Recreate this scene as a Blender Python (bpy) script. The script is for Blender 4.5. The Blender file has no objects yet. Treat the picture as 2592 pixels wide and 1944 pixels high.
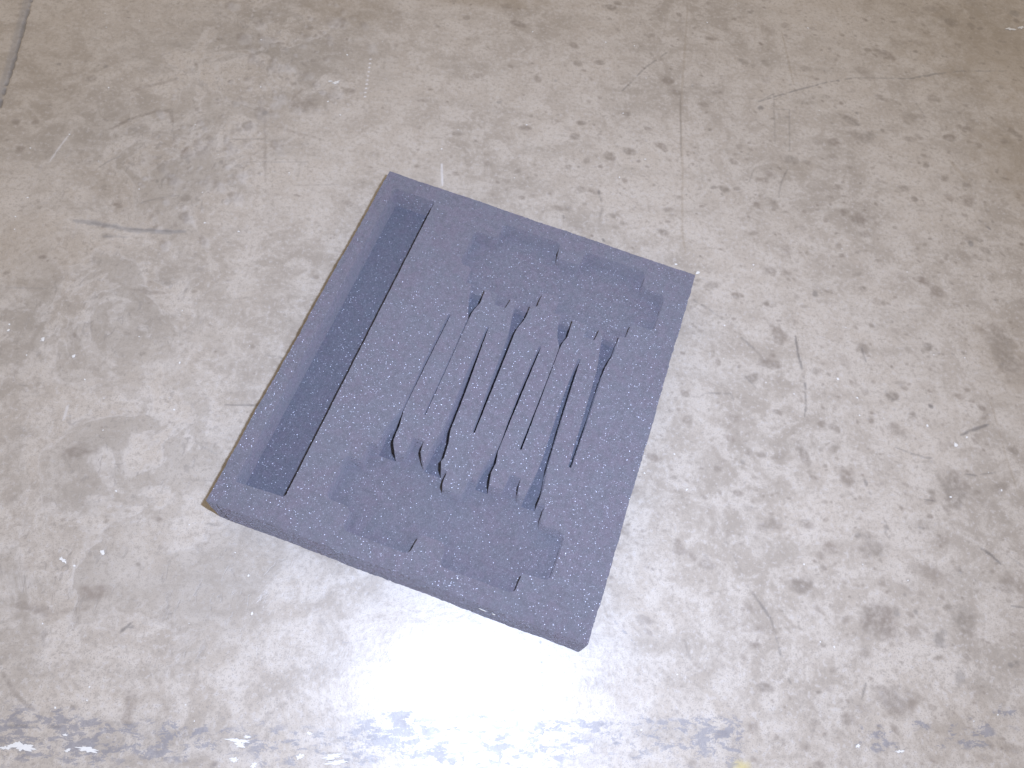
import bpy, math, random
import numpy as np
from mathutils import Vector, Matrix
from mathutils.geometry import delaunay_2d_cdt

random.seed(7); RNG = np.random.default_rng(11)
scene = bpy.context.scene

# ------------------------------------------------------------------ camera
# pose solved from the six visible corners of the 16 x 14 x 2 inch foam block;
# foam frame: x along the short side, y along the long side, z up (metres)
FX = 1960.796
RC = np.array([[0.93996, 0.32854, 0.0924], [0.33476, -0.8348, -0.43709], [-0.06646, 0.44178, -0.89466]])
CF = np.array([0.0865476, -0.3304257, 0.7301008])
YAW = -math.radians(19.27)                      # turn so that the floor sheet lies square to the shot
RZ = np.array([[math.cos(YAW), -math.sin(YAW), 0], [math.sin(YAW), math.cos(YAW), 0], [0, 0, 1]])
CW = RZ @ CF
AX = (RC @ RZ.T)                                # rows: image right, image down, view axis (world)
cam_d = bpy.data.cameras.new('camera'); cam = bpy.data.objects.new('camera', cam_d)
scene.collection.objects.link(cam); scene.camera = cam
cam_d.sensor_width = 36.0; cam_d.lens = 36.0 * FX / 2592.0
cam_d.clip_start = 0.01; cam_d.clip_end = 50.0
r, d, f = Vector(AX[0]).normalized(), Vector(AX[1]).normalized(), Vector(AX[2]).normalized()
M = Matrix((r, -d, -f)).transposed().to_4x4(); M.translation = Vector(CW); cam.matrix_world = M

# ------------------------------------------------------------------ world: dim warm hall light
world = bpy.data.worlds.new('World'); scene.world = world; world.use_nodes = True
bg = world.node_tree.nodes['Background']
bg.inputs['Color'].default_value = (1.0, 0.86, 0.70, 1); bg.inputs['Strength'].default_value = 0.50

# ------------------------------------------------------------------ the camera's flash
fl = bpy.data.lights.new('flash', 'AREA'); fl.shape = 'RECTANGLE'; fl.size = 0.026; fl.size_y = 0.012
fl.energy = 8.9; fl.color = (0.775, 0.92, 1.27)
flo = bpy.data.objects.new('flash', fl); scene.collection.objects.link(flo)
FM = M.copy(); FM.translation = Vector(CW) + Vector(AX[0]) * 0.074 - Vector(AX[1]) * 0.056
flo.matrix_world = FM

# ------------------------------------------------------------------ output look
vs = scene.view_settings
vs.view_transform = 'Standard'; vs.look = 'None'; vs.gamma = 1.0; vs.exposure = 0.0; vs.use_curve_mapping = False


# ================================================================== helpers
def link(o, parent=None):
    scene.collection.objects.link(o)
    if parent: o.parent = parent
    return o


def ray(px, py):
    v = AX.T @ np.array([(px - 1296) / FX, (py - 972) / FX, 1.0]); return v


def floor_z(y):
    t = min(max(-0.225 - y, 0), 0.075)
    return -0.3 * t * t - (0.045 * min(max(-0.300 - y, 0), 0.08))


def on_floor(px, py, z=0.0):
    v = ray(px, py); t = (z - CW[2]) / v[2]; q = CW + t * v
    return np.array([q[0], q[1]])


class NT:
    def __init__(self, name):
        self.m = bpy.data.materials.new(name); self.m.use_nodes = True
        self.t = self.m.node_tree; self.n = self.t.nodes; self.l = self.t.links
        self.b = self.n['Principled BSDF']
        self.co = self.n.new('ShaderNodeTexCoord').outputs['Object']

    def put(self, sock, v):
        if hasattr(v, 'is_linked') or isinstance(v, bpy.types.NodeSocket): self.l.new(v, sock)
        else: sock.default_value = v

    def noise(self, scale, detail=4, rough=0.55, vec=None, dist=0.0, col=False):
        x = self.n.new('ShaderNodeTexNoise'); x.inputs['Scale'].default_value = scale
        x.inputs['Detail'].default_value = detail; x.inputs['Roughness'].default_value = rough
        x.inputs['Distortion'].default_value = dist
        self.l.new(vec or self.co, x.inputs['Vector'])
        return x.outputs['Color' if col else 'Fac']

    def ramp(self, s, a, b, lo=0.0, hi=1.0):
        x = self.n.new('ShaderNodeMapRange'); x.interpolation_type = 'SMOOTHSTEP'
        x.inputs['From Min'].default_value = a; x.inputs['From Max'].default_value = b
        x.inputs['To Min'].default_value = lo; x.inputs['To Max'].default_value = hi
        self.l.new(s, x.inputs['Value']); return x.outputs['Result']

    def math(self, op, a, b=0.0, c=None, clamp=False):
        x = self.n.new('ShaderNodeMath'); x.operation = op; x.use_clamp = clamp
        self.put(x.inputs[0], a); self.put(x.inputs[1], b)
        if c is not None: self.put(x.inputs[2], c)
        return x.outputs[0]

    def mix(self, fac, a, b):
        x = self.n.new('ShaderNodeMix'); x.data_type = 'RGBA'
        self.put(x.inputs['Factor'], fac)
        self.put(x.inputs['A'], a if not isinstance(a, tuple) else (*a, 1))
        self.put(x.inputs['B'], b if not isinstance(b, tuple) else (*b, 1))
        return x.outputs['Result']

    def attr(self, name):
        x = self.n.new('ShaderNodeAttribute'); x.attribute_name = name
        s = self.n.new('ShaderNodeSeparateColor'); self.l.new(x.outputs['Color'], s.inputs[0])
        return s.outputs[0], s.outputs[1], s.outputs[2]

    def mapping(self, scale, rot=0.0):
        x = self.n.new('ShaderNodeMapping'); x.inputs['Scale'].default_value = scale
        x.inputs['Rotation'].default_value = (0, 0, rot)
        self.l.new(self.co, x.inputs['Vector']); return x.outputs['Vector']

    def vmath(self, op, a, b=None, s=None):
        x = self.n.new('ShaderNodeVectorMath'); x.operation = op
        self.put(x.inputs[0], a)
        if b is not None: self.put(x.inputs[1], b)
        if s is not None: x.inputs['Scale'].default_value = s
        return x.outputs[0]

    def bump(self, h, strength, dist, normal=None):
        x = self.n.new('ShaderNodeBump'); x.inputs['Strength'].default_value = strength
        x.inputs['Distance'].default_value = dist; self.l.new(h, x.inputs['Height'])
        if normal: self.l.new(normal, x.inputs['Normal'])
        return x.outputs['Normal']


# ================================================================== concrete floor
def axis(lo, hi, step, far):
    core = np.arange(lo, hi + step * 0.5, step)
    return np.concatenate([[lo - far, lo - far * 0.4, lo - 0.15, lo - 0.03], core, [core[-1] + 0.03, core[-1] + 0.15, core[-1] + far * 0.4, core[-1] + far]])


gx = axis(-0.66, 0.87, 0.00127, 1.6); gy = axis(-0.36, 0.75, 0.00127, 1.6)
NX, NY = len(gx), len(gy)
GX, GY = np.meshgrid(gx, gy)
L = {k: np.zeros((NY, NX), np.float32) for k in ('spot', 'dark', 'white', 'rust_falloff', 'wear', 'erode', 'yellow', 'chip', 'smear')}
GZ = np.zeros((NY, NX), np.float32)


def win(x0, x1, y0, y1):
    i0, i1 = np.searchsorted(gx, [x0, x1]); j0, j1 = np.searchsorted(gy, [y0, y1])
    return slice(max(j0 - 1, 0), j1 + 1), slice(max(i0 - 1, 0), i1 + 1)


def sm(a, b, x):
    t = np.clip((x - a) / (b - a), 0, 1); return t * t * (3 - 2 * t)


# smooth value noise in floor metres, used to break up the outlines of marks
def vnoise(scale, seed):
    g = np.random.default_rng(seed).random((256, 256)).astype(np.float32)
    u = (GX * scale) % 255; v = (GY * scale) % 255
    i = u.astype(int); j = v.astype(int); fu = u - i; fv = v - j
    fu = fu * fu * (3 - 2 * fu); fv = fv * fv * (3 - 2 * fv)
    return ((g[j, i] * (1 - fu) + g[j, i + 1] * fu) * (1 - fv) + (g[j + 1, i] * (1 - fu) + g[j + 1, i + 1] * fu) * fv)


N30 = vnoise(30, 1); N90 = vnoise(90, 2); N220 = vnoise(220, 3); N12 = vnoise(12, 4)
NB = 0.5 * N90 + 0.3 * N220 + 0.2 * N30


def pxs(px, py):
    a = on_floor(px, py); b = on_floor(px + 4, py); return np.linalg.norm(b - a) / 4


def blob(layer, px, py, rx, ry=None, ang=0.0, amt=1.0, rag=0.9, soft=0.55):
    """ragged soft-edged patch; centre and radii read off the photograph, laid on the floor"""
    ry = ry or rx; s = pxs(px, py); c = on_floor(px, py)
    R = max(rx, ry) * s * 2.0
    w = win(c[0] - R, c[0] + R, c[1] - R, c[1] + R)
    X = GX[w] - c[0]; Y = GY[w] - c[1]; a = -ang
    u = (X * math.cos(a) - Y * math.sin(a)) / (rx * s); v = (X * math.sin(a) + Y * math.cos(a)) / (ry * s)
    dd = np.sqrt(u * u + v * v) + (NB[w] - 0.5) * rag * 1.6
    L[layer][w] = np.maximum(L[layer][w], amt * (1 - sm(1 - soft, 1 + soft * 0.6, dd)))


def stroke(layer, pts, width, amt=1.0, rag=0.6, broken=0.0, taper=True):
    P = [on_floor(*p) for p in pts]; s = pxs(*pts[0]); hw = max(width * s * 0.5, 0.0008)
    P = np.array(P); m = hw * 3
    w = win(P[:, 0].min() - m, P[:, 0].max() + m, P[:, 1].min() - m, P[:, 1].max() + m)
    X = GX[w]; Y = GY[w]; best = np.full(X.shape, 9.0); tt = np.zeros(X.shape)
    n = len(P) - 1
    for k in range(n):
        a, b = P[k], P[k + 1]; ab = b - a; q = ab @ ab
        t = np.clip(((X - a[0]) * ab[0] + (Y - a[1]) * ab[1]) / q, 0, 1)
        dd = np.hypot(X - a[0] - t * ab[0], Y - a[1] - t * ab[1])
        k2 = dd < best; best = np.where(k2, dd, best); tt = np.where(k2, (k + t) / n, tt)
    wd = hw * (1 + (N220[w] - 0.5) * rag * 1.6)
    if taper: wd = wd * (0.45 + 0.55 * np.sqrt(np.clip(np.minimum(tt, 1 - tt) * 5, 0, 1)))
    val = amt * (1 - sm(wd * 0.45, wd * 1.25 + 0.0004, best))
    if broken: val = val * sm(broken - 0.18, broken + 0.18, N220[w] * 0.6 + N90[w] * 0.4)
    L[layer][w] = np.maximum(L[layer][w], val)


# --- saw-cut joint, upper left: a filled groove with a dark open edge
JT = [(84, -20), (64, 51), (43, 129), (23, 195), (4, 250), (-20, 325)]
stroke('smear', [(x - 9, y) for x, y in JT], 22, 0.75, 0.15, taper=False)
stroke('dark', JT, 7, 0.75, 0.9, broken=0.33, taper=False)
_pd = L['dark'].copy(); GZ -= 0.0025 * _pd
# slope added to move the flash glare: slab falls away towards the scraped strip
_t = np.clip(-0.225 - GY, 0, 0.075); GZ -= np.where(_t < 0.075, 0.3 * _t * _t, 0.3 * 0.075 ** 2 + 0.045 * np.minimum(-0.300 - GY, 0.08)).astype(np.float32)

# --- scuffs, scratches and tyre rubs
D = 'dark'; S = 'spot'
for pts, w_, a_, lay in [
    ([(332, 230), (390, 215), (449, 199)], 13, .5, S), ([(279, 326), (332, 301), (390, 283), (432, 279), (437, 309)], 10, .75, S),
    ([(187, 558), (258, 568), (332, 582), (410, 586), (469, 586)], 17, .85, 'smear'), ([(230, 564), (332, 580), (450, 586)], 6, .45, D),
    ([(262, 598), (320, 600)], 8, .55, 'smear'), ([(250, 424), (278, 406), (305, 395)], 4, .45, D), ([(359, 512), (410, 500), (453, 494)], 4, .45, D),
    ([(670, 281), (671, 370), (672, 461)], 8, .45, S), ([(578, 353), (664, 352)], 4, .45, D), ([(625, 410), (781, 410)], 3, .35, D),
    ([(754, 469), (856, 467)], 3, .3, D), ([(695, 320), (760, 338), (820, 355)], 9, .35, S), ([(730, 266), (745, 245), (766, 226)], 5, .45, S),
    ([(1688, 133), (1637, 168), (1600, 205), (1575, 230)], 4, .6, D), ([(1516, 480), (1519, 497), (1524, 512)], 6, .95, D), ([(1524, 512), (1524, 531), (1519, 548)], 6, .4, D),
    ([(1425, 545), (1428, 552)], 4, .8, D), ([(1525, 604), (1530, 612)], 6, .95, D),
    ([(1740, 20), (1734, 117), (1722, 281), (1728, 440), (1726, 586), (1735, 640)], 5, .42, 'rust_falloff'),
    ([(1722, 240), (1724, 400)], 3, .5, D),
    ([(1919, 258), (1962, 244), (2021, 227), (2099, 207), (2162, 197)], 4.5, .7, D), ([(2162, 197), (2306, 199), (2361, 188), (2431, 180), (2548, 180)], 4, .55, D),
    ([(2306, 199), (2340, 193), (2372, 186)], 6, .75, D), ([(1922, 256), (1962, 236)], 3, .5, D),
    ([(1978, 78), (1994, 145), (2009, 215)], 4, .55, 'rust_falloff'), ([(1998, 277), (1999, 383)], 3.5, .4, D), ([(1958, 234), (1962, 363)], 4, .3, D), ([(1950, 275), (1998, 278)], 3, .4, D),
    ([(1994, 426), (1978, 461), (1970, 500)], 3.5, .5, D), ([(1908, 430), (1896, 461)], 3.5, .4, D), ([(1818, 120), (1882, 110)], 3, .3, 'rust_falloff'),
    ([(2302, 240), (2320, 262), (2334, 285)], 4, .35, D), ([(2404, 406), (2425, 430), (2443, 453)], 10, .5, 'rust_falloff'), ([(2462, 424), (2505, 410)], 5, .5, 'rust_falloff'),
    ([(2478, 557), (2494, 570), (2509, 582)], 6, .8, D),
    ([(2013, 851), (2021, 898), (2031, 937), (2040, 992), (2040, 1027), (2037, 1054)], 6, .85, D),
    ([(1755, 759), (1798, 785), (1837, 812), (1861, 828)], 6, .5, D), ([(1876, 855), (1894, 870), (1912, 886)], 6, .55, D), ([(1912, 886), (1930, 905)], 3, .4, D),
    ([(2181, 880), (2188, 905), (2192, 916)], 5, .6, D), ([(2431, 1101), (2465, 1088), (2501, 1074)], 8, .9, D), ([(2267, 1132), (2306, 1148), (2340, 1158), (2369, 1160)], 5, .65, D),
    ([(2189, 1214), (2197, 1235), (2205, 1253)], 8, .7, D), ([(2443, 1199), (2471, 1204)], 5, .75, D), ([(2482, 1201), (2517, 1197)], 3, .5, D), ([(2340, 1264), (2367, 1269)], 5, .7, D),
    ([(2498, 988), (2521, 1062), (2544, 1148), (2580, 1257)], 3.5, .45, 'rust_falloff'), ([(1770, 1003), (1795, 995), (1849, 996), (1858, 1012)], 5, .55, D), ([(1884, 950), (1914, 982)], 3, .5, D),
    ([(1892, 1483), (1923, 1526), (1951, 1565)], 6, .75, D), ([(1951, 1565), (1962, 1601), (1974, 1651), (2001, 1730)], 4.5, .65, D), ([(1814, 1335), (1860, 1410), (1880, 1455)], 3, .3, D),
    ([(1876, 1597), (1958, 1597), (2025, 1585)], 8, .35, S), ([(1732, 1620), (1740, 1645), (1748, 1671)], 5, .5, D),
    ([(2240, 1319), (2245, 1340), (2251, 1362)], 11, .65, D), ([(2482, 1388), (2509, 1405), (2533, 1427)], 7, .9, D), ([(2193, 1730), (2183, 1769)], 5, .65, D), ([(2560, 1534), (2592, 1538)], 6, .75, D),
    ([(2325, 1334), (2340, 1338)], 5, .6, D), ([(1368, 1620), (1372, 1700), (1376, 1816)], 8, .45, 'wear'), ([(1556, 1573), (1590, 1610), (1610, 1635)], 6, .4, 'wear'),
    ([(864, 1628), (930, 1617)], 5, .4, 'wear'), ([(43, 1530), (80, 1540), (129, 1546)], 24, .7, S), ([(129, 1552), (230, 1535)], 12, .35, S),
    ([(4, 1702), (39, 1757), (60, 1780), (82, 1796)], 12, .6, S), ([(305, 1600), (318, 1588), (332, 1577)], 7, .85, D), ([(325, 1588), (340, 1586)], 4, .8, D),
    ([(332, 732), (379, 740), (420, 742)], 11, .5, S), ([(570, 1025), (652, 1026)], 4, .75, D), ([(699, 902), (708, 904), (716, 910)], 4.5, .75, D), ([(670, 899), (699, 903)], 3, .35, D),
    ([(555, 760), (590, 756), (640, 752)], 3, .3, D), ([(510, 1130), (550, 1150)], 3, .3, D), ([(460, 1212), (540, 1218)], 3, .25, D), ([(48, 973), (62, 976), (72, 977)], 3, .5, D),
    ([(12, 727), (120, 731)], 3, .3, D), ([(526, 1325), (549, 1331)], 3, .55, D), ([(2140, 1240), (2165, 1262)], 3, .3, D),
    ([(960, 1668), (905, 1666)], 3, .3, 'wear'), ([(2548, 1404), (2592, 1436)], 6, .35, D)]:
    stroke(lay, pts, w_, a_, broken=0.38 if lay == D and len(pts) > 2 else 0.0)

# --- dark blots
for x, y, rr, a_ in [(672, 285, 8, .6), (1925, 273, 8, .8), (2169, 287, 6, .7), (2158, 281, 3, .7), (2064, 744, 10, .75), (2458, 617, 7, .7), (2357, 1029, 6, .8), (2376, 1620, 18, .55), (2390, 1600, 12, .45),
                    (2431, 1714, 20, .55), (268, 168, 8, .5), (148, 162, 6, .55), (327, 302, 4, .6), (398, 459, 5, .55), (373, 288, 4, .4), (1753, 218, 5, .55), (2166, 91, 6, .5), (2570, 36, 14, .5),
                    (2318, 1549, 7, .6), (2270, 1552, 8, .45), (2558, 1683, 7, .65), (2575, 1677, 5, .5), (2290, 1506, 6, .6), (1885, 1222, 4, .4), (2170, 1357, 8, .5), (1264, 258, 7, .5), (1406, 205, 7, .55),
                    (1787, 1408, 6, .35), (2060, 1850, 6, .4), (2432, 1447, 5, .5), (1880, 1170, 7, .45), (292, 1638, 4, .5), (160, 1625, 4, .5), (83, 1652, 4, .5), (270, 1400, 5, .2), (2000, 215, 4, .4)]:
    blob('dark', x, y, rr, rr * .8, random.uniform(0, 3), a_)

# --- brown aggregate stains: the ones that can be read off, then the scatter between them
known = [(2154, 305, 28, 13, -.6), (2193, 348, 25, 20, 0), (1880, 156, 14, 9, -.4), (1802, 98, 15, 9, 0), (2001, 402, 24, 15, -.3), (1857, 410, 16, 9, -.6), (1833, 479, 12, 8, -.5), (1806, 475, 9, 7, 0),
         (1865, 478, 8, 7, 0), (1931, 453, 15, 10, 0), (1915, 516, 10, 12, 0), (2173, 555, 18, 20, 0), (2138, 535, 14, 9, 0), (2189, 594, 14, 10, 0), (2314, 504, 9, 8, 0), (2404, 504, 11, 9, 0), (2451, 512, 17, 17, 0),
         (2404, 348, 16, 11, 0), (2361, 250, 15, 13, 0), (2443, 324, 18, 9, -.3), (2544, 359, 13, 9, 0), (2388, 449, 15, 12, 0), (2494, 633, 13, 10, -.5), (1972, 861, 12, 12, 0), (2208, 824, 9, 6, -.5), (2165, 828, 8, 6, -.8),
         (2349, 878, 14, 11, 0), (1904, 957, 20, 13, -.2), (1951, 921, 26, 13, -.2), (1818, 918, 8, 12, 0), (1861, 748, 13, 9, -.3), (1939, 769, 9, 8, 0), (2105, 1080, 10, 8, 0), (2142, 1207, 22, 32, .2), (2275, 1093, 38, 20, -.3),
         (2205, 1066, 10, 12, 0), (2310, 1054, 11, 15, -.4), (2255, 1003, 18, 14, 0), (2486, 1033, 11, 8, -.6), (2529, 859, 40, 45, 0), (2560, 920, 35, 45, 0), (2415, 1242, 34, 45, 0), (1857, 1058, 20, 14, 0), (1849, 1109, 20, 9, -.4),
         (1896, 1144, 10, 10, -.4), (1931, 1152, 13, 9, 0), (1962, 1158, 15, 9, 0), (2040, 1156, 14, 22, .3), (2111, 1136, 18, 14, .5), (1736, 1062, 15, 11, 0), (2208, 1386, 42, 26, -.2), (2224, 1577, 50, 50, 0), (2190, 1650, 20, 18, 0),
         (2447, 1577, 30, 42, 0), (2267, 1776, 46, 30, -.3), (2033, 1483, 30, 22, 0), (1943, 1741, 22, 12, 0), (1912, 1632, 16, 11, 0), (2146, 1823, 24, 16, 0), (1908, 1840, 18, 14, 0), (2181, 880, 15, 18, 0), (2185, 730, 14, 10, .3),
         (2334, 712, 16, 11, -.5), (1990, 690, 20, 12, -.6), (1804, 722, 22, 11, .1), (1360, 200, 13, 14, 0), (1462, 160, 10, 8, -.4), (1517, 158, 12, 7, 0), (1454, 345, 14, 12, .4), (1485, 408, 11, 11, 0), (1311, 433, 9, 9, 0),
         (1155, 440, 11, 7, -.3), (1055, 421, 15, 8, -.2), (1320, 500, 9, 6, 0), (1549, 545, 11, 8, -.4), (1470, 310, 13, 8, 0), (1640, 325, 13, 8, -.3), (1690, 205, 18, 12, 0), (1675, 370, 15, 9, -.5), (1690, 530, 12, 7, 0),
         (1680, 588, 14, 9, -.3), (1595, 385, 16, 10, 0), (1310, 60, 20, 10, -.3), (191, 1144, 42, 24, -.1), (325, 1800, 16, 40, 0), (240, 1500, 40, 20, 0), (90, 310, 14, 10, 0), (52, 380, 16, 14, 0), (235, 200, 16, 10, .4), (470, 500, 12, 10, 0),
         (765, 265, 34, 28, 0), (1720, 1395, 22, 10, 0), (1960, 1330, 40, 18, 0), (1790, 1430, 20, 14, 0), (2350, 1450, 40, 20, -.4), (2560, 1480, 30, 20, 0), (2100, 1390, 22, 16, 0), (2040, 1330, 18, 14, 0)]
for x, y, a, b, g in known:
    blob('spot', x, y, a, b, g, random.uniform(.65, 1.0), .9)
for k in range(6000):
    x, y = random.uniform(-60, 2660), random.uniform(-60, 1960)
    dens = 0.10 + 0.75 * sm(1050, 1750, x) * (1 - .35 * sm(1300, 1800, y)) + 0.35 * (y < 660) * sm(900, 1200, x) + .18 * (x < 900) * (y < 900)
    if random.random() > dens: continue
    q = random.paretovariate(2.2); rr = min(2.3 * q, 13) * (1.25 if x > 1900 else 1.0)
    blob('spot', x, y, rr * random.uniform(.9, 1.6), rr * random.uniform(.6, 1.0), random.uniform(-.9, .4), random.uniform(.25, .9), 1.0)
for k in range(900):                                     # pin-prick grit
    x, y = random.uniform(0, 2592), random.uniform(0, 1944)
    blob('dark', x, y, random.uniform(1.8, 3.2), None, 0, random.uniform(.15, .5), .4)

# --- brown stains, with the corners' light falloff put into the colour
for x, y, a, b, g, m_ in [(60, 640, 170, 120, 0, .35), (100, 170, 130, 200, .3, .3), (2540, 120, 230, 200, 0, .7), (2300, 0, 260, 90, 0, .4), (2600, 420, 120, 150, 0, .7), (2560, 900, 90, 120, 0, .4), (1240, 0, 200, 34, 0, .65), (880, 20, 110, 60, 0, .5), (300, 480, 140, 120, 0, .25),
                       (2450, 1850, 200, 70, .1, .3), (2010, 420, 60, 40, 0, .2), (1390, 60, 120, 60, 0, .2)]:
    blob('rust_falloff', x, y, a, b, g, m_, .8, .9)

# --- etched, scaled cement skin down the left side
for x, y, a, b, g in [(650, 150, 330, 250, .5), (420, 420, 330, 260, .3), (250, 780, 330, 260, 0), (330, 1150, 330, 260, 0), (150, 1450, 250, 240, 0), (500, 1500, 260, 180, 0)]:
    blob('erode', x, y, a, b, g, 1.0, .5, .9)

for k in range(230):                                     # scaling pits with a pale broken lip
    t = random.random(); x = 840 - 420 * t + random.gauss(0, 75); y = 40 + 470 * t + random.gauss(0, 75)
    rr = min(4.0 * random.paretovariate(2.0), 17); a = random.uniform(-.5, .5); fa = random.uniform(.7, 1.2)
    blob('chip', x + rr * .7, y + rr * .45, rr * fa, rr * 1.2, a, random.uniform(.06, .17), .9)
    blob('spot', x, y, rr * fa * .8, rr * 1.05, a, random.uniform(.3, .75), 1.0, .4)
# --- strip of scraped paint and grime along the bottom
for x, a in [(60, .85), (230, .8), (430, .75), (560, .45), (700, .5), (950, .85), (1100, .85), (1250, .9), (1380, .6), (1600, .55), (1770, .75)]:
    blob('wear', x, 1872 + random.uniform(-10, 12), 150, 62, .02, a, .7, .9)
for x, y, a, b, m_ in [(190, 1850, 26, 14, .9), (420, 1835, 26, 12, .9), (415, 1885, 26, 14, 1), (455, 1885, 26, 14, 1), (500, 1850, 22, 12, .9), (45, 1865, 60, 22, .9), (1000, 1820, 60, 14, .9), (960, 1880, 60, 14, .8), (1260, 1830, 40, 16, .8), (1250, 1890, 60, 30, .9),
                    (1500, 1840, 36, 20, .8), (1570, 1860, 30, 34, .7), (1640, 1830, 50, 16, .8), (1700, 1850, 36, 30, .8), (1770, 1850, 22, 40, .9), (1700, 1890, 30, 20, .7), (2222, 1855, 34, 18, .75), (2210, 1890, 70, 14, .7), (2340, 1842, 30, 14, .7),
                    (2560, 1800, 34, 16, .8), (2480, 1860, 80, 30, .5), (2380, 1885, 30, 8, .6), (1020, 1905, 90, 12, .9), (870, 1925, 70, 10, .8), (1110, 1925, 60, 16, .7)]:
    blob('wear', x, y, a, b, 0, m_, 1.1, .7)
PAINT = [(51, 1890, 36, 13, -.1), (10, 1893, 16, 5, 0), (219, 1897, 36, 7, -.08), (168, 1899, 8, 5, 0), (601, 1874, 32, 6, -.1), (605, 1884, 16, 9, 0), (625, 1865, 14, 3, 0), (590, 1923, 16, 6, .1), (758, 1915, 12, 7, 0), (782, 1856, 8, 4, 0),
                      (840, 1915, 30, 7, .1), (850, 1930, 34, 6, .05), (1440, 1845, 22, 11, -.3), (1395, 1838, 22, 6, .3), (1382, 1858, 9, 8, 0), (162, 1860, 9, 3, 0), (1180, 1858, 40, 5, -.3), (1050, 1838, 30, 4, -.2), (640, 1938, 10, 8, 0), (2558, 74, 14, 4, .1), (2584, 70, 10, 4, .2),
                      (160, 1418, 12, 6, -.7), (851, 209, 9, 6, .4), (836, 206, 5, 3, 0), (109, 859, 7, 6, 0), (2419, 1126, 5, 5, 0), (2282, 1902, 12, 4, 0), (2175, 1888, 8, 4, 0), (1470, 1895, 26, 12, 0), (1290, 1870, 26, 9, .2), (1060, 1890, 22, 10, 0)]
stroke('chip', [(125, 410), (145, 380), (172, 344)], 5, .4); stroke('chip', [(1118, 416), (1120, 469)], 4, .55, taper=False); stroke('chip', [(172, 1025), (160, 1065)], 4, .35)
for k in range(10): blob('chip', 938 - 1.6 * k, 150 + 10.5 * k, 3.2, 2.6, 0, .8, .2)
for pts, w_, a_ in [([(805, 1905), (860, 1908), (930, 1908)], 6, .6), ([(815, 1922), (900, 1926), (960, 1925)], 6, .6), ([(1145, 1835), (1180, 1843), (1215, 1855)], 9, .8), ([(1030, 1830), (1080, 1842)], 6, .6), ([(840, 1875), (940, 1868), (1010, 1864)], 9, .6),
                    ([(1150, 1812), (1210, 1806), (1262, 1815)], 9, .6), ([(1240, 1812), (1250, 1850), (1248, 1880)], 12, .5), ([(0, 1836), (60, 1838), (150, 1839)], 5, .7), ([(290, 1830), (360, 1836)], 6, .6), ([(1000, 1936), (1100, 1938)], 6, .5)]:
    stroke('dark', pts, w_, a_ * .75, broken=.36)
blob('yellow', 1882, 1942, 22, 14, 0, .8, .8, .9)

me = bpy.data.meshes.new('floor')
idx = np.arange(NX * NY).reshape(NY, NX)
quads = np.stack([idx[:-1, :-1], idx[:-1, 1:], idx[1:, 1:], idx[1:, :-1]], -1).reshape(-1, 4)
me.vertices.add(NX * NY); me.vertices.foreach_set('co', np.stack([GX, GY, GZ], -1).astype(np.float32).ravel())
me.loops.add(quads.size); me.loops.foreach_set('vertex_index', quads.astype(np.int32).ravel())
me.polygons.add(len(quads)); me.polygons.foreach_set('loop_start', (np.arange(len(quads)) * 4).astype(np.int32))
me.polygons.foreach_set('loop_total', np.full(len(quads), 4, np.int32))
me.update(calc_edges=True)
for name, chans in (('marks_a', ('spot', 'dark', 'chip')), ('marks_b', ('rust_falloff', 'wear', 'erode')), ('marks_c', ('smear', 'yellow', 'white'))):
    at = me.attributes.new(name, 'FLOAT_COLOR', 'POINT')
    arr = np.ones((NX * NY, 4), np.float32)
    for i, c in enumerate(chans): arr[:, i] = L[c].ravel()
    at.data.foreach_set('color', arr.ravel())
floor = link(bpy.data.objects.new('floor', me)); floor['kind'] = 'structure'


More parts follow.
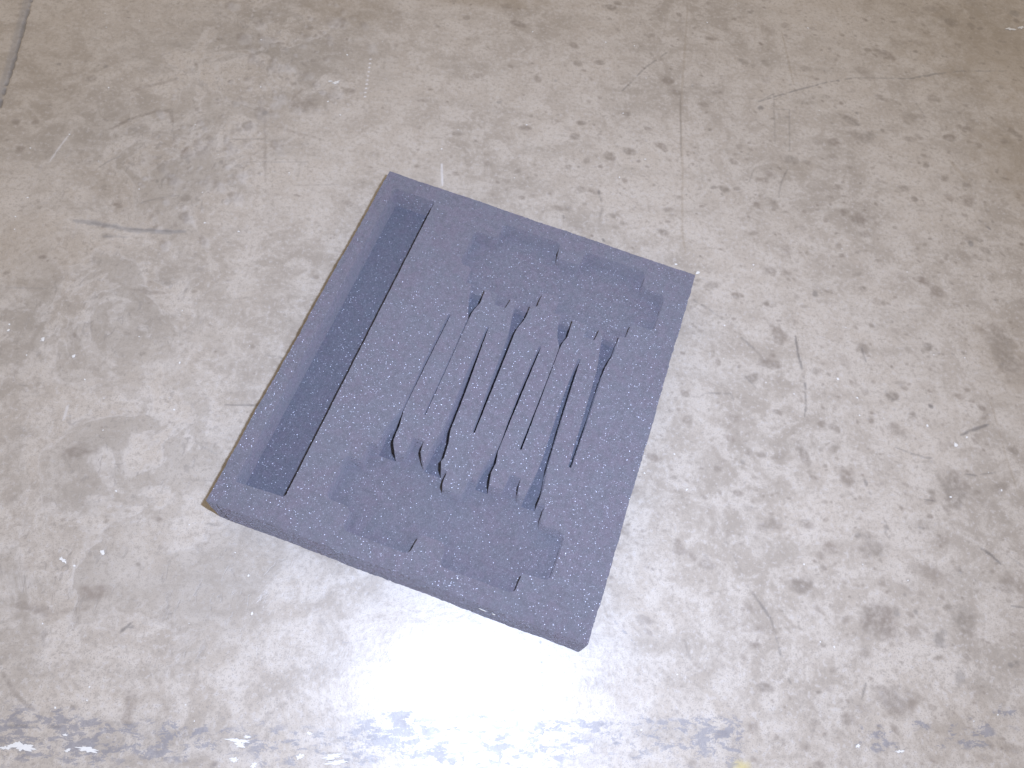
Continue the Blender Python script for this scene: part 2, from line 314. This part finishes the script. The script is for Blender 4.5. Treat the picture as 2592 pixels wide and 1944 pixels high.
def floor_material():
    k = NT('worn_concrete')
    spot, dark, chip = k.attr('marks_a'); rust_falloff, wear, erode = k.attr('marks_b'); smear, yellow, _ = k.attr('marks_c')
    big = k.noise(5, 5, .6); mid = k.noise(34, 6, .65, dist=.6); fine = k.noise(210, 4, .6); grain = k.noise(900, 2, .5)
    streak = k.noise(9, 5, .6, vec=k.mapping((1.0, 3.2, 1.0), 0.25))
    c = k.mix(k.ramp(big, .36, .64), (.512, .450, .382), (.378, .328, .276))
    c = k.mix(k.ramp(mid, .40, .62, 0, .75), c, (.570, .512, .446))
    c = k.mix(k.ramp(streak, .50, .72, 0, .45), c, (.335, .292, .245))
    c = k.mix(k.ramp(fine, .50, .66, 0, .55), c, (.34, .298, .255))
    c = k.mix(k.ramp(fine, .46, .34, 0, .55), c, (.56, .52, .485))
    c = k.mix(k.ramp(grain, .54, .68, 0, .60), c, (.27, .245, .225))
    # scaled skin: islands of the old trowelled surface over the duller etched base, crisp ragged edges
    er = k.noise(13, 9, .62, dist=.5); island = k.ramp(er, .485, .515)
    rim = k.math('MULTIPLY', k.ramp(er, .455, .49), k.ramp(er, .53, .495))
    c = k.mix(k.math('MULTIPLY', k.math('MULTIPLY', island, erode), .46), c, (.305, .27, .232))
    c = k.mix(k.math('MULTIPLY', k.math('MULTIPLY', rim, erode), .35), c, (.56, .52, .48))
    pit = k.ramp(k.noise(70, 5, .6, vec=k.mapping((1.6, 1.0, 1.0), -.5), dist=1.2), .57, .66)
    c = k.mix(k.math('MULTIPLY', k.math('MULTIPLY', pit, erode), .42), c, (.24, .215, .195))
    c = k.mix(k.math('MULTIPLY', rust_falloff, .62), c, (.27, .205, .135))
    brk = k.ramp(k.noise(160, 4, .6), .30, .62, .45, 1.0)
    sp = k.math('MULTIPLY', k.math('MULTIPLY', spot, brk), .80)
    c = k.mix(sp, c, k.mix(k.noise(18, 2, .5), (.225, .168, .135), (.200, .180, .155)))
    c = k.mix(k.math('MULTIPLY', smear, .60), c, (.25, .245, .25))
    c = k.mix(k.math('MULTIPLY', yellow, .7), c, (.62, .52, .16))
    # scraped grime: horizontal flecks inside the strip
    w1 = k.noise(120, 9, .76, vec=k.mapping((.62, 1.3, 1.0), .02), dist=.3)
    w2 = k.noise(26, 5, .6, vec=k.mapping((.5, 1.6, 1.0), .02))
    wm = k.math('MULTIPLY', k.ramp(k.math('ADD', w1, k.math('MULTIPLY', wear, .08)), .555, .578), k.ramp(wear, .04, .45))
    ws = k.math('MULTIPLY', k.ramp(w2, .42, .62), wear)
    c = k.mix(k.math('MULTIPLY', ws, .18), c, (.24, .235, .245))
    c = k.mix(k.math('MULTIPLY', wm, .60), c, (.18, .18, .215))
    c = k.mix(k.math('MULTIPLY', dark, .66), c, (.105, .098, .10))
    c = k.mix(chip, c, (.80, .79, .80))
    k.put(k.b.inputs['Base Color'], c)
    ro = k.ramp(mid, .3, .7, .29, .42)
    ro = k.math('ADD', ro, k.math('MULTIPLY', erode, .05)); ro = k.math('ADD', ro, k.math('MULTIPLY', wm, .09)); ro = k.math('ADD', ro, k.math('MULTIPLY', sp, .06))
    k.put(k.b.inputs['Roughness'], ro); k.b.inputs['Specular IOR Level'].default_value = 1.0
    h = k.math('ADD', k.math('MULTIPLY', fine, .5), k.math('MULTIPLY', mid, .8))
    h = k.math('SUBTRACT', h, k.math('MULTIPLY', k.math('MULTIPLY', island, erode), .55))
    h = k.math('SUBTRACT', h, k.math('MULTIPLY', k.math('MULTIPLY', pit, erode), .5))
    h = k.math('ADD', h, k.math('MULTIPLY', chip, .3))
    k.put(k.b.inputs['Normal'], k.bump(h, .22, .0011))
    return k.m


floor.data.materials.append(floor_material())


# ================================================================== foam tool insert (foam frame, millimetres)
W2, L2, HT = 177.9, 203.2, 51.0


def fillet(poly, rad):
    out = []; n = len(poly)
    for i in range(n):
        p0, p1, p2 = (np.array(poly[(i + k) % n][:2], float) for k in (-1, 0, 1))
        r_ = poly[i][2] if len(poly[i]) > 2 else rad
        a = p0 - p1; b = p2 - p1; la, lb = np.linalg.norm(a), np.linalg.norm(b); a /= la; b /= lb
        ca = np.clip(a @ b, -1, 1)
        th = math.acos(ca)
        if r_ <= 0 or th > 3.0: out.append(p1); continue
        t = min(r_ / math.tan(th / 2), la * .48, lb * .48)
        s, e = p1 + a * t, p1 + b * t
        for q in np.linspace(0, 1, 6): out.append((1 - q) ** 2 * s + 2 * q * (1 - q) * p1 + q * q * e)
    return out


def resample(poly, step, jit):
    out = []; n = len(poly)
    for i in range(n):
        a, b = np.array(poly[i]), np.array(poly[(i + 1) % n]); ln = np.linalg.norm(b - a)
        if ln < .05: continue
        m = max(1, int(round(ln / step)))
        for q in range(m): out.append(a + (b - a) * q / m + RNG.normal(0, jit, 2))
    return out


tray = [(-163, -179), (-115.5, -176.5), (-115.8, 183), (-163, 183)]
lower = [(-57, -185.5), (7, -185.5), (8.5, -165), (34, -165), (35, -185.5), (104.5, -185.5), (105.5, -166, 3), (131, -164), (131, -119), (105.5, -118.5), (105.5, -99, 3),
         (79, -100, 1), (77, -93, 1), (76, -83, 2), (65, -83, 2), (64, -100, 1), (31, -100, 3), (31, -119), (10, -119), (10, -101, 3), (-14, -101.5, 1), (-20, -93, 1), (-21, -82, 2), (-32, -82, 2), (-33, -101, 1),
         (-67, -101, 3), (-67, -120), (-83, -120), (-83, -164), (-57, -164.5)]
upper = [(-62, 118), (-48, 118), (-48, 98, 3), (-12, 98, 1), (-11, 84, 2), (1, 84, 2), (3, 98, 1), (31, 98, 3), (31, 118), (50, 118), (50, 98, 3), (86, 98, 1), (87, 83, 2), (98, 83, 2), (99.5, 98, 1), (128, 98, 3), (128, 117),
         (153, 117), (153.5, 164), (128, 164.5), (126.5, 185), (58, 185), (57, 165), (31, 165), (29.5, 185), (-36, 185), (-36, 164), (-62, 164)]


def slot(rt, lf):
    return rt + lf[::-1]


slots = [
    # lower tools: thin tip up, flare opening into the lower recess
    slot([(-47.8, 56), (-49.5, 0), (-51, -58), (-48.3, -76), (-48, -90), (-47, -93.5), (-41.5, -102.5)], [(-50.3, 56), (-52.6, 0), (-52.6, -40), (-52.4, -58), (-57, -70), (-60, -82), (-60, -102.5)]),
    slot([(-7, 57), (-4.6, 10), (-3, -24), (-2, -63), (1, -76), (2.2, -91), (1.2, -95), (4, -102.5)], [(-9.2, 57), (-10, 10), (-9.6, -24), (-9.4, -63), (-12, -80), (-13.5, -102.5)]),
    slot([(50, 56), (48.5, 0), (47, -66), (49.3, -76), (48.2, -88), (51, -101.5)], [(47.4, 56), (45, 5), (45.2, -30), (46.2, -55), (45.3, -66), (41, -78), (38.5, -90), (38, -101.5)]),
    slot([(91.4, 57), (93, 0), (94.3, -30), (96, -66), (98, -78), (99, -88), (98, -101.5)], [(88.4, 57), (87.3, 10), (88, -36), (88.6, -58), (87.6, -74), (85.6, -88), (84.5, -101.5)]),
    # upper tools: flare opening into the upper recess, thin tip down
    slot([(-29.8, -57), (-29.4, 0), (-29.2, 60), (-28.6, 68), (-25, 81), (-26, 100)], [(-31.6, -57), (-30.9, 0), (-30.4, 60), (-33.5, 68), (-38, 81), (-42, 100)]),
    slot([(20.2, -57), (20, 0), (19.8, 60), (20.5, 67), (24, 80), (24.5, 100)], [(17.4, -57), (15.2, 0), (14.4, 48), (13, 66), (10, 80), (8, 100)]),
    slot([(67.2, -57), (67.6, 0), (67.8, 60), (68.4, 67), (71.2, 77), (70.4, 100)], [(64.9, -57), (66.2, 0), (67.1, 45), (66.9, 62), (62, 71), (58, 85), (57, 100)]),
    slot([(117, -57), (117.8, 5), (117.2, 35), (117.4, 58), (118.6, 66), (121.2, 76), (121, 100)], [(113.8, -57), (112, 5), (110.8, 40), (109.6, 56), (107.5, 68), (105.4, 82), (104, 100)]),
]
D_TRAY, D_REC, D_SLOT = 30.0, 19.5, 29.0


def wavy_outline(inset):
    base = [(-W2 + inset, -L2 + inset), (W2 - inset, -L2 + inset), (W2 - inset, L2 - inset), (-W2 + inset, L2 - inset)]
    return base


out_pts = []
for (ax, ay), (bx, by), nrm in (((-W2, -L2), (W2, -L2), (0, -1)), ((W2, -L2), (W2, L2), (1, 0)), ((W2, L2), (-W2, L2), (0, 1)), ((-W2, L2), (-W2, -L2), (-1, 0))):
    n = 180
    ph = RNG.uniform(0, 6.28, 4)
    for i in range(n):
        t = i / n; s_ = t * 400
        o = (.34 * math.sin(s_ / 23 + ph[0]) + .14 * math.sin(s_ / 9 + ph[1]) + .10 * math.sin(s_ / 4.1 + ph[2]) + RNG.normal(0, .17)) * min(1, t * 30, (1 - t) * 30)
        out_pts.append((ax + (bx - ax) * t + nrm[0] * o, ay + (by - ay) * t + nrm[1] * o, nrm))
NO = len(out_pts)
inset = 1.1
rim_pts = []
for i, (x, y, nn) in enumerate(out_pts):
    k = 1 - inset / W2; rim_pts.append((x * (1 - inset / W2), y * (1 - inset / L2)))

polys = [('top', rim_pts)]
polys.append(('long_pocket', resample(fillet(tray, 3.5), 3.0, .10)))
polys.append(('handle_recess', resample(fillet(lower, 7.0), 3.0, .12)))
polys.append(('handle_recess', resample(fillet(upper, 7.0), 3.0, .12)))
for s_ in slots: polys.append(('tool_slot', resample(fillet(s_, 1.0), 2.5, .09)))
depth = {'top': 0, 'long_pocket': D_TRAY, 'handle_recess': D_REC, 'tool_slot': D_SLOT}
V = []; E = []
for nm, pl in polys:
    o = len(V); V += [Vector((float(p[0]), float(p[1]))) for p in pl]; E += [(o + i, o + (i + 1) % len(pl)) for i in range(len(pl))]
cv, ce, cf, *_ = delaunay_2d_cdt(V, E, [], 0, 1e-4)
cv = np.array([(v.x, v.y) for v in cv]); cf = [tuple(t) for t in cf]
cen = np.array([cv[list(t)].mean(0) for t in cf])


def inside(poly, P):
    P = np.asarray(P); poly = np.asarray([(p[0], p[1]) for p in poly]); r_ = np.zeros(len(P), bool)
    x, y = P[:, 0], P[:, 1]; a = poly[-1]
    for b in poly:
        if a[1] != b[1]:
            c_ = ((a[1] > y) != (b[1] > y)) & (x < (b[0] - a[0]) * (y - a[1]) / (b[1] - a[1]) + a[0]); r_ ^= c_
        a = b
    return r_


reg = np.full(len(cf), -1)
for i, (nm, pl) in enumerate(polys):
    reg[inside(pl, cen)] = i                       # later (deeper) polygons win
zreg = np.array([HT - depth[nm] for nm, _ in polys]); zreg[2] = HT - 24.0

meshes = {i: ([], [], {}) for i in range(len(polys))}


def vid(i, v, z):
    vs_, fs_, mp = meshes[i]; key = (v, round(float(z), 3))
    if key not in mp: mp[key] = len(vs_); vs_.append((cv[v][0] / 1000, cv[v][1] / 1000, z / 1000))
    return mp[key]


edge = {}
for t, (tri, rg) in enumerate(zip(cf, reg)):
    if rg < 0: continue
    meshes[rg][1].append([vid(rg, v, zreg[rg]) for v in tri])
    for a, b in ((0, 1), (1, 2), (2, 0)): edge[(tri[a], tri[b])] = rg
for (a, b), rg in edge.items():
    o = edge.get((b, a))
    if o is None or zreg[o] <= zreg[rg]: continue
    # wall down from the higher neighbour, built in two rows, facing into the pocket
    zt, zb = zreg[o], zreg[rg]
    rows = [zt, zt - (zt - zb) * .5, zb]
    for z1, z0 in zip(rows[:-1], rows[1:]):
        meshes[rg][1].append([vid(rg, a, z0), vid(rg, b, z0), vid(rg, b, z1), vid(rg, a, z1)][::-1])

# outer skin of the block goes with the body
vs_, fs_, _mp = meshes[0]
lv = []
for lev, (zz, ins) in enumerate(((HT, None), (HT - .35, .35), (HT - 1.3, 0), (HT * .62, -.15), (HT * .3, .05), (0.0, .1))):
    row = []
    for i, (x, y, nn) in enumerate(out_pts):
        if ins is None: px_, py_ = rim_pts[i]
        else:
            j = RNG.normal(0, .10) if 1 < lev else RNG.normal(0, .062)
            px_, py_ = x * (1 - ins / W2) + nn[0] * j, y * (1 - ins / L2) + nn[1] * j
        row.append(len(vs_)); vs_.append((px_ / 1000, py_ / 1000, zz / 1000))
    lv.append(row)
for r0, r1 in zip(lv[:-1], lv[1:]):
    for i in range(NO):
        j = (i + 1) % NO; fs_.append([r1[i], r1[j], r0[j], r0[i]])
fs_.append(lv[-1][::-1])


def foam_material(name, tint, dens):
    k = NT(name)
    n1 = k.noise(240, 3, .6); n2 = k.noise(900, 2, .6); n3 = k.noise(26, 3, .5); n4 = k.noise(130, 2, .5)
    a = tuple(x * .86 for x in tint); b = tuple(x * 1.12 for x in tint)
    c = k.mix(k.ramp(n1, .3, .7), a, b)
    c = k.mix(k.ramp(n2, .35, .72, 0, .75), c, tuple(x * .78 for x in tint))
    c = k.mix(k.ramp(n4, .40, .62, 0, .30), c, (tint[0] * 1.16, tint[1] * .98, tint[2] * 1.06))
    c = k.mix(k.ramp(n3, .42, .6, 0, .25), c, (tint[0] * .94, tint[1] * 1.06, tint[2] * 1.04))
    k.put(k.b.inputs['Base Color'], c)
    # open cells: every strut facet tilts its own way, so some of them mirror the flash
    vo = k.n.new('ShaderNodeTexVoronoi'); vo.inputs['Scale'].default_value = dens; k.l.new(k.co, vo.inputs['Vector'])
    tilt = k.vmath('SUBTRACT', vo.outputs['Color'], (.5, .5, .5))
    geo = k.n.new('ShaderNodeNewGeometry')
    nn = k.vmath('NORMALIZE', k.vmath('ADD', geo.outputs['Normal'], k.vmath('SCALE', tilt, s=2.0)))
    v2 = k.n.new('ShaderNodeTexVoronoi'); v2.inputs['Scale'].default_value = dens * .7; k.l.new(k.co, v2.inputs['Vector'])
    dn = k.vmath('NORMALIZE', k.vmath('ADD', geo.outputs['Normal'], k.vmath('SCALE', k.vmath('SUBTRACT', v2.outputs['Color'], (.5, .5, .5)), s=1.15)))
    k.put(k.b.inputs['Normal'], dn); k.b.inputs['Diffuse Roughness'].default_value = 1.0
    k.b.inputs['Roughness'].default_value = .95; k.b.inputs['Specular IOR Level'].default_value = .15
    k.b.inputs['Sheen Weight'].default_value = 0.0; k.b.inputs['Sheen Roughness'].default_value = .5
    gl = k.n.new('ShaderNodeBsdfGlossy'); gl.inputs['Roughness'].default_value = .32
    gl.inputs['Color'].default_value = (.9, .9, 1, 1); k.l.new(nn, gl.inputs['Normal'])
    # only the skin of each strut shines: a small round facet near the cell centre
    facet = k.ramp(vo.outputs['Distance'], .65, .40, 0, .062)
    ms = k.n.new('ShaderNodeMixShader'); k.l.new(facet, ms.inputs[0])
    k.l.new(k.b.outputs[0], ms.inputs[1]); k.l.new(gl.outputs[0], ms.inputs[2])
    k.l.new(ms.outputs[0], k.n['Material Output'].inputs['Surface'])
    return k.m


foam_mat = foam_material('charcoal_foam', (.168, .160, .187), 1450)
shade_mat = foam_material('charcoal_foam_shaded', (.130, .131, .163), 1450)  # darker copy of the foam: shade of the pocket floors put into the colour
root = bpy.data.objects.new('foam_insert', None); link(root)
root.rotation_euler = (0, 0, YAW)
root['label'] = 'charcoal grey foam tool insert with one long trough and forked tool cutouts, lying on concrete'
root['category'] = 'foam insert'
names = {0: 'foam_block'}
plabel = {1: 'long narrow trough along one side of the foam', 2: 'stepped handle recess beside the brown-lit cut side', 3: 'stepped handle recess at the far short side'}
for i, (nm, _) in enumerate(polys):
    vs_, fs_, _mp = meshes[i]
    m_ = bpy.data.meshes.new(names.get(i, nm)); m_.from_pydata(vs_, [], fs_); m_.update()
    ob = link(bpy.data.objects.new(names.get(i, nm), m_), root)
    m_.materials.append(foam_mat)
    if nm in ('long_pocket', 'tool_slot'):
        m_.materials.append(shade_mat)
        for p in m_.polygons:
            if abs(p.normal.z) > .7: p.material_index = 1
    # open-cell foam has no hard skin: every face scatters as a fuzz that leans towards the sky
    nr = []
    for p in m_.polygons:
        side = i == 0 and abs(p.normal.z) < .5
        v_ = (p.normal * 1.0 + Vector((0, 0, .45 if side else .52))).normalized() if p.normal.z > -.5 else p.normal
        nr += [v_[:]] * p.loop_total
    m_.normals_split_custom_set(nr)
    if i in plabel: ob['label'] = plabel[i]


# ================================================================== small loose bits
def plain(name, col, rough=.7):
    k = NT(name); n = k.noise(500, 3, .6)
    k.put(k.b.inputs['Base Color'], k.mix(n, tuple(c * .8 for c in col), col)); k.b.inputs['Roughness'].default_value = rough
    return k.m


white_mat = plain('chalky_white', (.82, .80, .76)); dirt_mat = plain('dark_grit', (.05, .045, .04))


def flake(size, elong, seed):
    g = random.Random(seed); n = 9; vs2 = []; fs2 = []
    for ring, (k, z) in enumerate(((1.0, 0.0), (.92, .22), (.5, .34))):
        for i in range(n):
            a = 6.283 * i / n; q = k * size * (.75 + .5 * random.Random(seed * 31 + i).random())
            vs2.append((q * elong * math.cos(a), q * math.sin(a), z * size))
    for r_ in range(2):
        for i in range(n):
            j = (i + 1) % n; fs2.append((r_ * n + i, r_ * n + j, (r_ + 1) * n + j, (r_ + 1) * n + i))
    fs2.append(tuple(range(2 * n, 3 * n))); fs2.append(tuple(range(n))[::-1])
    return vs2, fs2


# two crumbs stuck to the cut front side of the foam
def on_front(px, py):
    v = RC.T @ np.array([(px - 1296) / FX, (py - 972) / FX, 1.0]); t = (-L2 / 1000 - .0009 - CF[1]) / v[1]
    return RZ @ (CF + t * v)


for (px, py, size, el, lab) in ((1221, 1543.5, .0013, 3.0, 'elongated white crumb stuck on the cut side of the foam'), (1249.6, 1554.7, .0015, 1.0, 'small round white crumb stuck on the cut side of the foam')):
    vv, ff = flake(size, el, int(px)); m_ = bpy.data.meshes.new('white_crumb'); m_.from_pydata(vv, [], ff); m_.update(); m_.materials.append(white_mat)
    o = link(bpy.data.objects.new('white_crumb', m_)); o.location = on_front(px, py); o.rotation_euler = (math.pi / 2, math.radians(14), YAW)
    o['label'] = lab; o['category'] = 'crumb'

# ragged scraps of white paint still bonded to the slab
for q, (px, py, a, b, g) in enumerate(PAINT):
    c = on_floor(px, py); sc = pxs(px, py); z0 = floor_z(c[1]); n = 40; gg = np.random.default_rng(q + 90)
    ph = gg.uniform(0, 6.28, 6); ring = []
    for i in range(n):
        t = 6.2832 * i / n
        k_ = .78 + .20 * math.sin(2 * t + ph[0]) + .16 * math.sin(5 * t + ph[1]) + .13 * math.sin(9 * t + ph[2]) + gg.normal(0, .09)
        u, v = max(k_, .25) * a * sc * math.cos(t), max(k_, .25) * b * sc * math.sin(t)
        ring.append((u * math.cos(g) - v * math.sin(g), u * math.sin(g) + v * math.cos(g)))
    vv = [(x, y, 0) for x, y in ring] + [(x * .97, y * .97, .00035) for x, y in ring] + [(0, 0, .0004)]
    ff = [(i, (i + 1) % n, n + (i + 1) % n, n + i) for i in range(n)] + [(n + i, n + (i + 1) % n, 2 * n) for i in range(n)]
    m_ = bpy.data.meshes.new('paint_scrap'); m_.from_pydata(vv, [], ff); m_.update(); m_.materials.append(white_mat)
    o = link(bpy.data.objects.new('paint_scrap', m_), floor); o.location = (c[0], c[1], z0 + .0003)

# pale grains strewn over the concrete: nobody could count them
vs3, fs3 = [], []
spots_w = [(661, 101), (275, 222), (176, 340), (518, 564), (604, 586), (861, 291), (1533, 107), (1333, 316), (1577, 287), (1633, 403), (1118, 377), (1711, 669, 3), (1766, 690, 4), (2121, 959, 3), (2347, 1077, 3), (2419, 1126, 5), (1834, 824), (2447, 1107), (2535, 1241),
           (24, 821), (21, 836, 3), (187, 901, 4), (441, 1037), (455, 918), (259, 1398, 4), (188, 1432), (629, 1457), (638, 1553), (1907, 670), (2170, 1007), (830, 257), (70, 500), (77, 375), (1790, 57), (2045, 71), (879, 139, 3), (660, 220), (1568, 449), (1606, 116), (2406, 1258)]
for k in range(90): spots_w.append((random.uniform(0, 2592), random.uniform(0, 1944), random.uniform(1.0, 2.0)))
for q, s_ in enumerate(spots_w):
    c = on_floor(s_[0], s_[1]); loc = RZ.T @ np.array([c[0], c[1], 0])
    if abs(loc[0]) < .182 and abs(loc[1]) < .207: continue
    rr = (s_[2] if len(s_) > 2 else 2.3) * .00042
    vv, ff = flake(rr, random.uniform(1, 1.6), q + 5); o_ = len(vs3); a = random.uniform(0, 6.28)
    vs3 += [(c[0] + x * math.cos(a) - y * math.sin(a), c[1] + x * math.sin(a) + y * math.cos(a), z + .0002 + floor_z(c[1])) for x, y, z in vv]
    fs3 += [tuple(o_ + i for i in fc) for fc in ff]
m_ = bpy.data.meshes.new('pale_grit'); m_.from_pydata(vs3, [], fs3); m_.update(); m_.materials.append(white_mat)
g = link(bpy.data.objects.new('pale_grit', m_)); g['kind'] = 'stuff'; g['label'] = 'tiny pale grains of grit strewn over the concrete floor'; g['category'] = 'grit'
